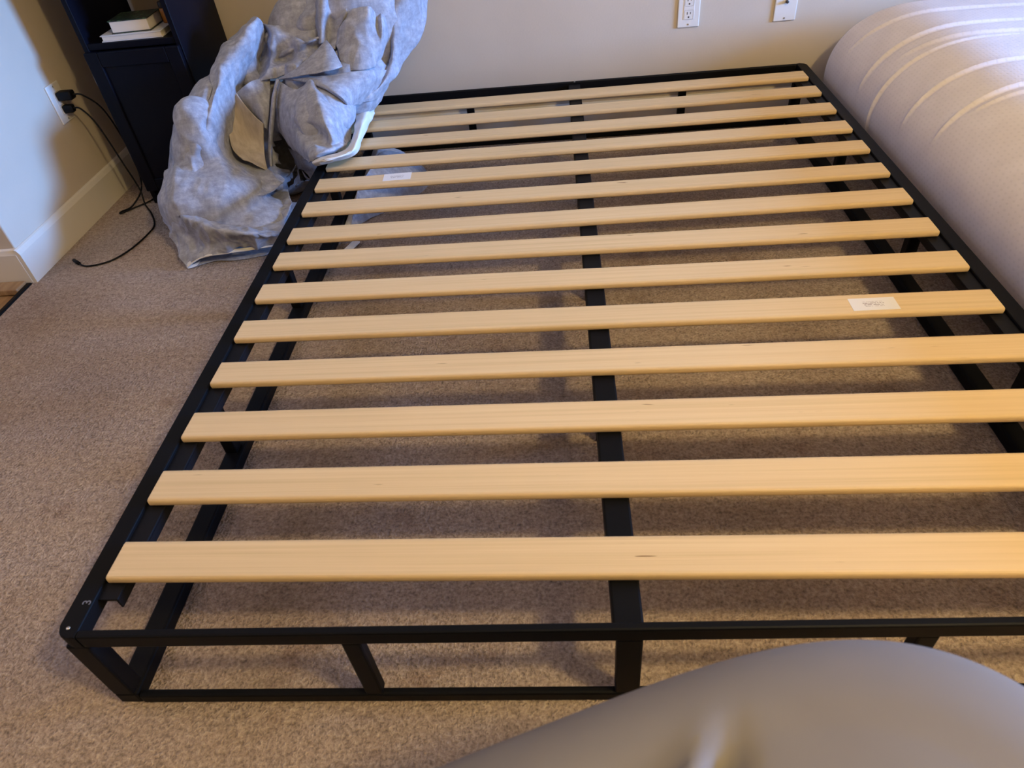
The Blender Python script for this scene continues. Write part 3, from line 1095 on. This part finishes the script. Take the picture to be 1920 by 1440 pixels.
      [(492, 98, -0.12), (506, 90, 0.022), (520, 82, 0.036), (545, 84, 0.026), (575, 78, 0.046), (602, 70, 0.026)],
      [(482, 124, -0.12), (504, 112, 0.012), (524, 114, -0.010), (548, 106, 0.006), (572, 94, 0.012), (604, 82, -0.01)],
      [(466, 148, -0.12), (500, 132, 0.022), (524, 124, 0.034), (548, 120, 0.032), (572, 110, 0.018), (600, 96, -0.01)],
      [(460, 166, -0.05), (490, 152, 0.008), (515, 146, 0.020), (540, 136, 0.020), (570, 120, 0.0), (600, 104, -0.03)]], 0.010),
    # stepped folds left of the facets
    ([[(592, -8, 0.0), (600, -10, 0.034), (612, -8, 0.03), (622, 0, -0.01), (640, 2, -0.02)],
      [(590, 18, 0.0), (598, 16, 0.040), (610, 20, 0.036), (622, 22, 0.006), (650, 18, 0.01)],
      [(590, 38, -0.005), (598, 36, 0.036), (607, 40, 0.034), (620, 38, 0.000), (642, 36, 0.018)],
      [(594, 62, -0.01), (600, 60, 0.034), (607, 62, 0.030), (616, 66, -0.006), (632, 60, 0.004)],
      [(594, 84, -0.02), (600, 82, 0.022), (606, 82, 0.018), (616, 90, -0.014), (628, 92, -0.006)]], 0.004),
    # cloth behind, towards the wall
    ([[(566, 2, -0.03), (590, -10, -0.01), (640, -22, 0.01), (700, -24, 0.01), (760, -20, 0.0)],
      [(556, 22, -0.02), (580, 12, 0.0), (640, -6, -0.004), (700, -4, -0.004), (745, -6, 0.0)],
      [(541, 42, -0.01), (566, 38, 0.012), (590, 34, 0.008), (640, 22, -0.018), (700, 12, -0.02)],
      [(539, 56, -0.015), (562, 58, 0.004), (590, 56, -0.004), (625, 50, -0.03), (660, 40, -0.03)],
      [(545, 68, -0.04), (565, 70, -0.02), (590, 70, -0.03), (610, 72, -0.05), (640, 70, -0.05)]], 0.009),
    # long edge trailing down to the slats
    ([[(748, -36, 0.0), (764, -36, 0.022), (786, -34, 0.016), (806, -30, -0.05)],
      [(734, 10, -0.01), (752, 4, 0.026), (780, 2, 0.014), (803, 6, -0.05)],
      [(730, 44, -0.01), (746, 42, 0.014), (774, 42, -0.006), (798, 42, -0.04)],
      [(732, 78, 0.004), (740, 80, 0.022), (762, 80, 0.002), (785, 78, -0.03)],
      [(731, 108, 0.006), (737, 112, 0.024), (750, 112, 0.006), (764, 108, -0.02)],
      [(724, 134, 0.006), (729, 138, 0.020), (738, 138, 0.010), (748, 134, -0.01)],
      [(700, 165, 0.000), (708, 167, 0.014), (718, 165, 0.010), (728, 160, -0.01)],
      [(670, 192, -0.01), (684, 191, 0.004), (698, 189, 0.004), (710, 186, -0.01)]], 0.007),
]
broot, borg, bdepth = blanket()
for i_, (rows_, amp_) in enumerate(SHEETS):
    lay('cloth_fold', bdepth, rows_, M_CLOTH, broot, borg, amp=amp_, seed=10.0 + i_)
# white inner hem turned up at the edge of the bulge and along the skirt
U_ = [(584, 299, 0.226), (600, 295, 0.246), (624, 289, 0.250), (648, 280, 0.248), (660, 262, 0.252), (664, 240, 0.252), (668, 216, 0.248), (676, 200, 0.240)]
M_ = [(586, 306, 0.236), (603, 302, 0.256), (630, 296, 0.258), (660, 284, 0.258), (671, 262, 0.262), (678, 238, 0.262), (686, 214, 0.256), (692, 198, 0.244)]
L_ = [(592, 312, 0.217), (608, 309, 0.219), (638, 301, 0.220), (668, 289, 0.221), (681, 262, 0.222), (692, 236, 0.222), (702, 214, 0.220), (701, 201, 0.218)]
lay('hem', bdepth, [[(x_, y_, ('z', z_)) for x_, y_, z_ in r_] for r_ in (U_, M_, L_)], M_HEM, broot, borg, thick=0.004, amp=0.003, seed=31)
lay('hem', bdepth, [[(351, 492, ('z', 0.018)), (376, 478, ('z', 0.036)), (420, 469, ('z', 0.046)), (470, 463, ('z', 0.042)), (522, 455, ('z', 0.040))],
                    [(349, 501, ('z', 0.012)), (377, 484, ('z', 0.032)), (421, 475, ('z', 0.042)), (471, 468, ('z', 0.038)), (520, 460, ('z', 0.036))]],
    M_HEM, broot, borg, thick=0.003, amp=0.002, seed=32, res=0.004)
lay('hem', bdepth, [[(349, 499, ('z', 0.012)), (360, 496, ('z', 0.010)), (374, 489, ('z', 0.008)), (388, 484, ('z', 0.008))],
                    [(352, 504, ('z', 0.004)), (365, 500, ('z', 0.004)), (378, 493, ('z', 0.004)), (390, 487, ('z', 0.004))]],
    M_HEM, broot, borg, thick=0.002, amp=0.0, seed=33, res=0.004)
lay('lining', bdepth, [[(443, 176, -0.01), (450, 186, -0.002), (462, 202, 0.002), (478, 219, 0.004), (494, 232, 0.006)],
                       [(434, 200, -0.03), (446, 210, -0.018), (460, 222, -0.010), (478, 236, -0.002), (494, 250, 0.002)],
                       [(430, 240, -0.04), (446, 250, -0.026), (462, 258, -0.016), (480, 268, -0.006), (495, 278, 0.0)],
                       [(436, 278, -0.04), (452, 284, -0.024), (468, 292, -0.012), (484, 298, -0.004), (498, 302, 0.0)],
                       [(456, 300, -0.03), (470, 304, -0.016), (482, 310, -0.008), (494, 316, -0.006), (503, 322, -0.01)]],
    M_LINING, broot, borg, amp=0.003, seed=34)


# corner of the blanket that has slid under the slats
def floor_fold(name, pts, mt, root, org, h=0.035, seed=3):
    cen = Vector(pts[0])
    ring = [Vector(p) for p in pts[1:]]
    k, m_ = len(ring) * 6, 10
    rr = catmull(ring + [ring[0]], 6)[:-1]
    verts = [cen + Vector((0, 0, h))]
    for i in range(1, m_ + 1):
        t = i / m_
        for q in rr:
            p = cen.lerp(q, t)
            z = h * (1 - t ** 2.4) + 0.016 * (1 - t) * noise.noise(Vector((p.x * 14 + seed, p.y * 14, 0))) * 2 \
                + 0.008 * noise.noise(Vector((p.x * 30, p.y * 30 + seed, 1)))
            verts.append(Vector((p.x, p.y, max(z, 0.003 if t < 1 else 0.001))))
    n_ = len(rr)
    faces = [(0, 1 + i, 1 + (i + 1) % n_) for i in range(n_)]
    for j in range(m_ - 1):
        for i in range(n_):
            a = 1 + j * n_
            faces.append((a + i, a + n_ + i, a + n_ + (i + 1) % n_, a + (i + 1) % n_))
    vv = [v - Vector(org) for v in verts]
    return mesh_obj(name, vv, faces, mt, root, True)


floor_fold('cloth_corner', [(0.10, 1.56, 0), (0.02, 1.30, 0), (0.06, 1.36, 0), (0.15, 1.45, 0), (0.22, 1.55, 0), (0.22, 1.66, 0), (0.12, 1.72, 0), (0.02, 1.70, 0), (0.016, 1.5, 0)],
           M_CLOTH, broot, borg, 0.13)
for a_, b_ in (((0.015, 1.31, 0.010), (0.02, 1.52, 0.03)), ((0.13, 1.73, 0.010), (0.215, 1.60, 0.012)), ((0.022, 1.12, 0.008), (0.06, 1.22, 0.008))):
    d_ = (Vector(b_) - Vector(a_)).normalized()
    s_ = Vector((d_.y, -d_.x, 0)) * 0.011
    q = [Vector(a_) - s_, Vector(a_) + s_, Vector(b_) + s_, Vector(b_) - s_]
    up = Vector((0, 0, 0.004))
    vv = [v - Vector(borg) for v in q] + [v + up - Vector(borg) for v in q]
    mesh_obj('hem', vv, [(3, 2, 1, 0), (4, 5, 6, 7), (0, 1, 5, 4), (1, 2, 6, 5), (2, 3, 7, 6), (3, 0, 4, 7)], M_HEM, broot)

# ------------------------------------------------------------------ narrow dark cabinet in the corner
cab = empty('cabinet', ((CX0 + CX1) / 2, (CY0 + CY1) / 2, 0), 'narrow navy black cabinet with open shelf above a panelled door, in the room corner', 'cabinet')
co = tuple(cab.location)
PT = 0.016


def cb(name, lo, hi, bv=0.0015, mt=None, parent=None, label=None):
    return box(name, lo, hi, mt or M_NAVY, parent or cab, bv, 1, co, label=label)


cb('side_panel', (CX0, CY0, 0), (CX0 + PT, CY1, CZ))
cb('side_panel', (CX1 - PT, CY0, 0), (CX1, CY1, CZ))
cb('shelf', (CX0 + PT, CY0 + 0.002, 0.490), (CX1 - PT, CY1, 0.508))
cb('shelf', (CX0 + PT, CY0 + 0.002, 0.82), (CX1 - PT, CY1, 0.838))
cb('top_panel', (CX0 - 0.006, CY0 - 0.006, CZ), (CX1 + 0.006, CY1, CZ + 0.018))
cb('back_panel', (CX0 + PT, CY1 - 0.006, 0.03), (CX1 - PT, CY1, 0.49))
cb('plinth', (CX0 + PT, CY0 + 0.018, 0), (CX1 - PT, CY0 + 0.034, 0.05))
# panelled door
dx0, dx1, dz0, dz1, dy0, dy1 = CX0 + 0.003, CX1 - 0.004, 0.052, 0.488, CY0 - 0.0175, CY0 - 0.0005
bm = bmesh.new()
st = 0.042
for lo, hi in (((dx0, dy0, dz0), (dx0 + st, dy1, dz1)), ((dx1 - st, dy0, dz0), (dx1, dy1, dz1)),
               ((dx0 + st, dy0, dz0), (dx1 - st, dy1, dz0 + st)), ((dx0 + st, dy0, dz1 - st), (dx1 - st, dy1, dz1))):
    bm_box(bm, [a - b_ for a, b_ in zip(lo, co)], [a - b_ for a, b_ in zip(hi, co)], 0.002, 1)
door = bm_obj('door', bm, M_NAVY, cab)
cb('panel', (dx0 + st - 0.001, dy0 + 0.007, dz0 + st - 0.001), (dx1 - st + 0.001, dy1 - 0.002, dz1 - st + 0.001), 0.0, None, door)
for z in (0.41, 0.178):
    cb('hinge', (CX0 - 0.001, CY0 - 0.012, z - 0.014), (CX0 + 0.0025, CY0 + 0.0, z + 0.014), 0.001, M_HINGE)


# books on the shelf
def book(loc, rz, w_, d_, h_, mc, label, name='book'):
    e = empty(name, loc, label, 'book')
    e.rotation_euler = (0, 0, rz)
    t = 0.0022
    bm = bmesh.new()
    bm_box(bm, (-w_ / 2, -d_ / 2, 0), (w_ / 2, d_ / 2, t))
    bm_box(bm, (-w_ / 2, -d_ / 2, h_ - t), (w_ / 2, d_ / 2, h_))
    bm_box(bm, (-w_ / 2, d_ / 2 - t, t), (w_ / 2, d_ / 2, h_ - t))
    bm_obj('cover', bm, mc, e)
    bm = bmesh.new()
    bm_box(bm, (-w_ / 2 + 0.003, -d_ / 2 + 0.002, t), (w_ / 2 - 0.003, d_ / 2 - t, h_ - t), 0.001, 1)
    bm_obj('pages', bm, M_PAGES, e)
    return e


book((-0.572, 1.660, 0.5085), 0.03, 0.185, 0.135, 0.017, M_COVERW, 'thin white book lying flat on the cabinet shelf, under a thicker book')
book((-0.572, 1.655, 0.5258), 0.06, 0.118, 0.105, 0.034, M_COVERG, 'thick dark green book with pale pages lying on the thin white book')
bt = empty('pill_bottle', (-0.494, 1.690, 0.5259), 'small amber bottle with dark cap standing beside the thick book on the cabinet shelf', 'bottle')
lathe('body', [(0.0115, 0), (0.0125, 0.002), (0.0125, 0.034), (0.0095, 0.040)], M_AMBER, bt, 20)
lathe('cap', [(0.011, 0.040), (0.0115, 0.042), (0.0115, 0.054), (0.010, 0.056)], M_CAP, bt, 20)


# ------------------------------------------------------------------ outlets
def plate(name, origin, rz, label, kind):
    e = empty(name, origin, label, 'wall plate')
    e.rotation_euler = (0, 0, rz)                 # local -y looks into the room
    bm = bmesh.new()
    bm_box(bm, (-0.035, -0.0055, -0.0575), (0.035, 0.0, 0.0575), 0.0025, 2)
    bm_obj('plate', bm, M_WHITE, e)
    if kind == 'duplex':
        bm = bmesh.new()
        bm_box(bm, (-0.0172, -0.0066, -0.034), (0.0172, -0.005, 0.034), 0.001, 1)
        face = bm_obj('receptacle', bm, M_WHITE, e)
        for zc in (-0.0195, 0.0195):
            bm = bmesh.new()
            for (x0, z0, x1, z1) in ((-0.0062, 0.0005, -0.0042, 0.0085), (0.0042, 0.0015, 0.0060, 0.0080), (-0.0022, -0.0095, 0.0022, -0.0050)):
                bm_box(bm, (x0, -0.0070, zc + z0), (x1, -0.0062, zc + z1))
            bm_obj('socket', bm, M_SLOT, face)
        # outline groove of the receptacle
        bm = bmesh.new()
        for zc in (-0.0195, 0.0195):
            for (x0, z0, x1, z1) in ((-0.0135, -0.0140, 0.0135, -0.0132), (-0.0135, 0.0132, 0.0135, 0.0140), (-0.0143, -0.0125, -0.0135, 0.0125), (0.0135, -0.0125, 0.0143, 0.0125)):
                bm_box(bm, (x0, -0.0069, zc + z0), (x1, -0.0062, zc + z1))
        bm_obj('groove', bm, mat('groove', (0.38, 0.33, 0.30), 0.6)[0], face)
    elif kind == 'coax':
        v_, f_ = tube_geo([(0, -0.004, 0.0), (0, -0.009, 0.0)], 0.0055, 6)
        mesh_obj('nut', v_, f_, M_METAL, e)
        v_, f_ = tube_geo([(0, -0.008, 0.0), (0, -0.016, 0.0)], 0.0045, 14)
        mesh_obj('connector', v_, f_, M_SLOT, e, True)
    for zc in (-0.0485, 0.0485):
        v_, f_ = tube_geo([(0, -0.005, zc), (0, -0.0064, zc)], 0.0026, 10)
        mesh_obj('screw', v_, f_, M_METAL, e)
    return e


plate('wall_outlet', (1.100, YB, 0.383), 0.0, 'white duplex outlet plate on the beige wall behind the bed', 'duplex')
plate('coax_plate', (1.406, YB, 0.378), 0.0, 'white wall plate with a single coaxial connector', 'coax')
plate('wall_outlet', (XL, 1.603, 0.346), math.pi / 2, 'white outlet plate with two black plugs on the side wall', 'duplex')


# cords
def cord(label, plug_c, plug_s, path, conn, group=None, name='power_cord'):
    e = empty(name, (path[-1][0], path[-1][1], 0), label, 'cord')
    o_ = Vector(e.location)
    v_, f_ = tube_geo([Vector(p) - o_ for p in catmull(path, 10)], 0.0026, 8)
    mesh_obj('cable', v_, f_, M_CORD, e, True)
    bm = bmesh.new()
    bm_box(bm, [plug_c[i] - plug_s[i] / 2 - o_[i] for i in range(3)], [plug_c[i] + plug_s[i] / 2 - o_[i] for i in range(3)], 0.005, 2)
    bm_obj('plug', bm, M_CORD, e, True)
    if conn:
        v_, f_ = tube_geo([Vector(p) - o_ for p in conn], 0.0055, 10)
        mesh_obj('connector', v_, f_, M_CORD, e, True)
    return e


px0 = XL + 0.0072
cord('black cord from the lower plug trailing down and curling over the carpet', (px0 + 0.016, 1.603, 0.327), (0.032, 0.022, 0.024),
     [(px0 + 0.03, 1.603, 0.327), (px0 + 0.055, 1.602, 0.322), (px0 + 0.085, 1.598, 0.27), (-0.775, 1.592, 0.14), (-0.757, 1.585, 0.055), (-0.745, 1.558, 0.012),
      (-0.700, 1.50, 0.004), (-0.655, 1.42, 0.0035), (-0.650, 1.36, 0.0035), (-0.665, 1.27, 0.0035), (-0.700, 1.205, 0.0035), (-0.76, 1.182, 0.0035), (-0.800, 1.200, 0.0045)],
     [(-0.795, 1.197, 0.0056), (-0.822, 1.218, 0.0056)])
cord('black cord from the bulky upper plug, dropping beside the cabinet to a bend', (px0 + 0.024, 1.607, 0.366), (0.048, 0.030, 0.026),
     [(px0 + 0.046, 1.607, 0.366), (px0 + 0.075, 1.612, 0.360), (px0 + 0.105, 1.635, 0.30), (-0.772, 1.65, 0.16), (-0.772, 1.63, 0.05), (-0.795, 1.57, 0.006),
      (-0.820, 1.527, 0.004), (-0.812, 1.516, 0.0045), (-0.785, 1.548, 0.0045), (-0.745, 1.60, 0.004), (-0.735, 1.66, 0.004)],
     None, name='power_cord')

# ------------------------------------------------------------------ padded grey ottoman in the near foreground
def ottoman():
    c0 = Vector((0.7231, -0.5554, 0))
    an = math.radians(20.35)
    U, Vv = Vector((math.cos(an), math.sin(an), 0)), Vector((-math.sin(an), math.cos(an), 0))
    hu, hv, top = 0.352, 0.2365, 0.585
    nu = 180
    ring = []
    for i in range(nu):
        a = 2 * math.pi * i / nu
        ca, sa = math.cos(a), math.sin(a)
        e = 2 / 3.218
        ring.append((hu * math.copysign(abs(ca) ** e, ca), hv * math.copysign(abs(sa) ** e, sa)))
    # (scale of the plan outline, height)
    levels = [(0.90, 0.002), (0.955, 0.02), (0.975, 0.06), (0.985, 0.2), (0.992, 0.34), (1.0, 0.42)]
    for k in range(1, 13):
        t = k / 12 * math.pi / 2
        levels.append((1.0 - 0.36 * (1 - math.cos(t)), 0.42 + 0.135 * math.sin(t)))
    s_end, z_end = levels[-1]
    for k in range(1, 30):
        q = k / 30
        levels.append((s_end * (1 - q), z_end + (top - z_end) * math.sin(q * math.pi / 2)))
    verts, faces = [], []
    crease = [at_z(1325, 1460, 0.575), at_z(1345, 1405, 0.575), at_z(1352, 1370, 0.575)]
    for s_, z in levels:
        for (u_, v_) in ring:
            p = c0 + U * (u_ * s_) + Vv * (v_ * s_) + Vector((0, 0, z))
            if z > 0.5:
                best = 9.0
                sg = 1
                tpar = 0
                for i in range(2):
                    a, b_ = crease[i].xy, crease[i + 1].xy
                    d = b_ - a
                    t = min(max((p.xy - a).dot(d) / d.length_squared, 0), 1)
                    off = p.xy - (a + d * t)
                    if off.length < best:
                        best, sg, tpar = off.length, (1 if d.cross(off) > 0 else -1), (i + t) / 2
                f = 1 - 0.85 * tpar
                sd = best * sg
                p.z += 0.016 * f * math.exp(-((sd - 0.008) / 0.007) ** 2) - 0.022 * f * math.exp(-((sd + 0.008) / 0.009) ** 2)
            verts.append(p)
    n_ = len(levels)
    for j in range(n_ - 1):
        for i in range(nu):
            i2 = (i + 1) % nu
            faces.append((j * nu + i, j * nu + i2, (j + 1) * nu + i2, (j + 1) * nu + i))
    faces.append(tuple(range(nu - 1, -1, -1)))
    faces.append(tuple((n_ - 1) * nu + i for i in range(nu)))
    return verts, faces


ov, of_ = ottoman()
mesh_obj('ottoman', ov, of_, M_GREY, None, True, label='plump smooth grey padded ottoman at the foot of the bed', cat='ottoman')
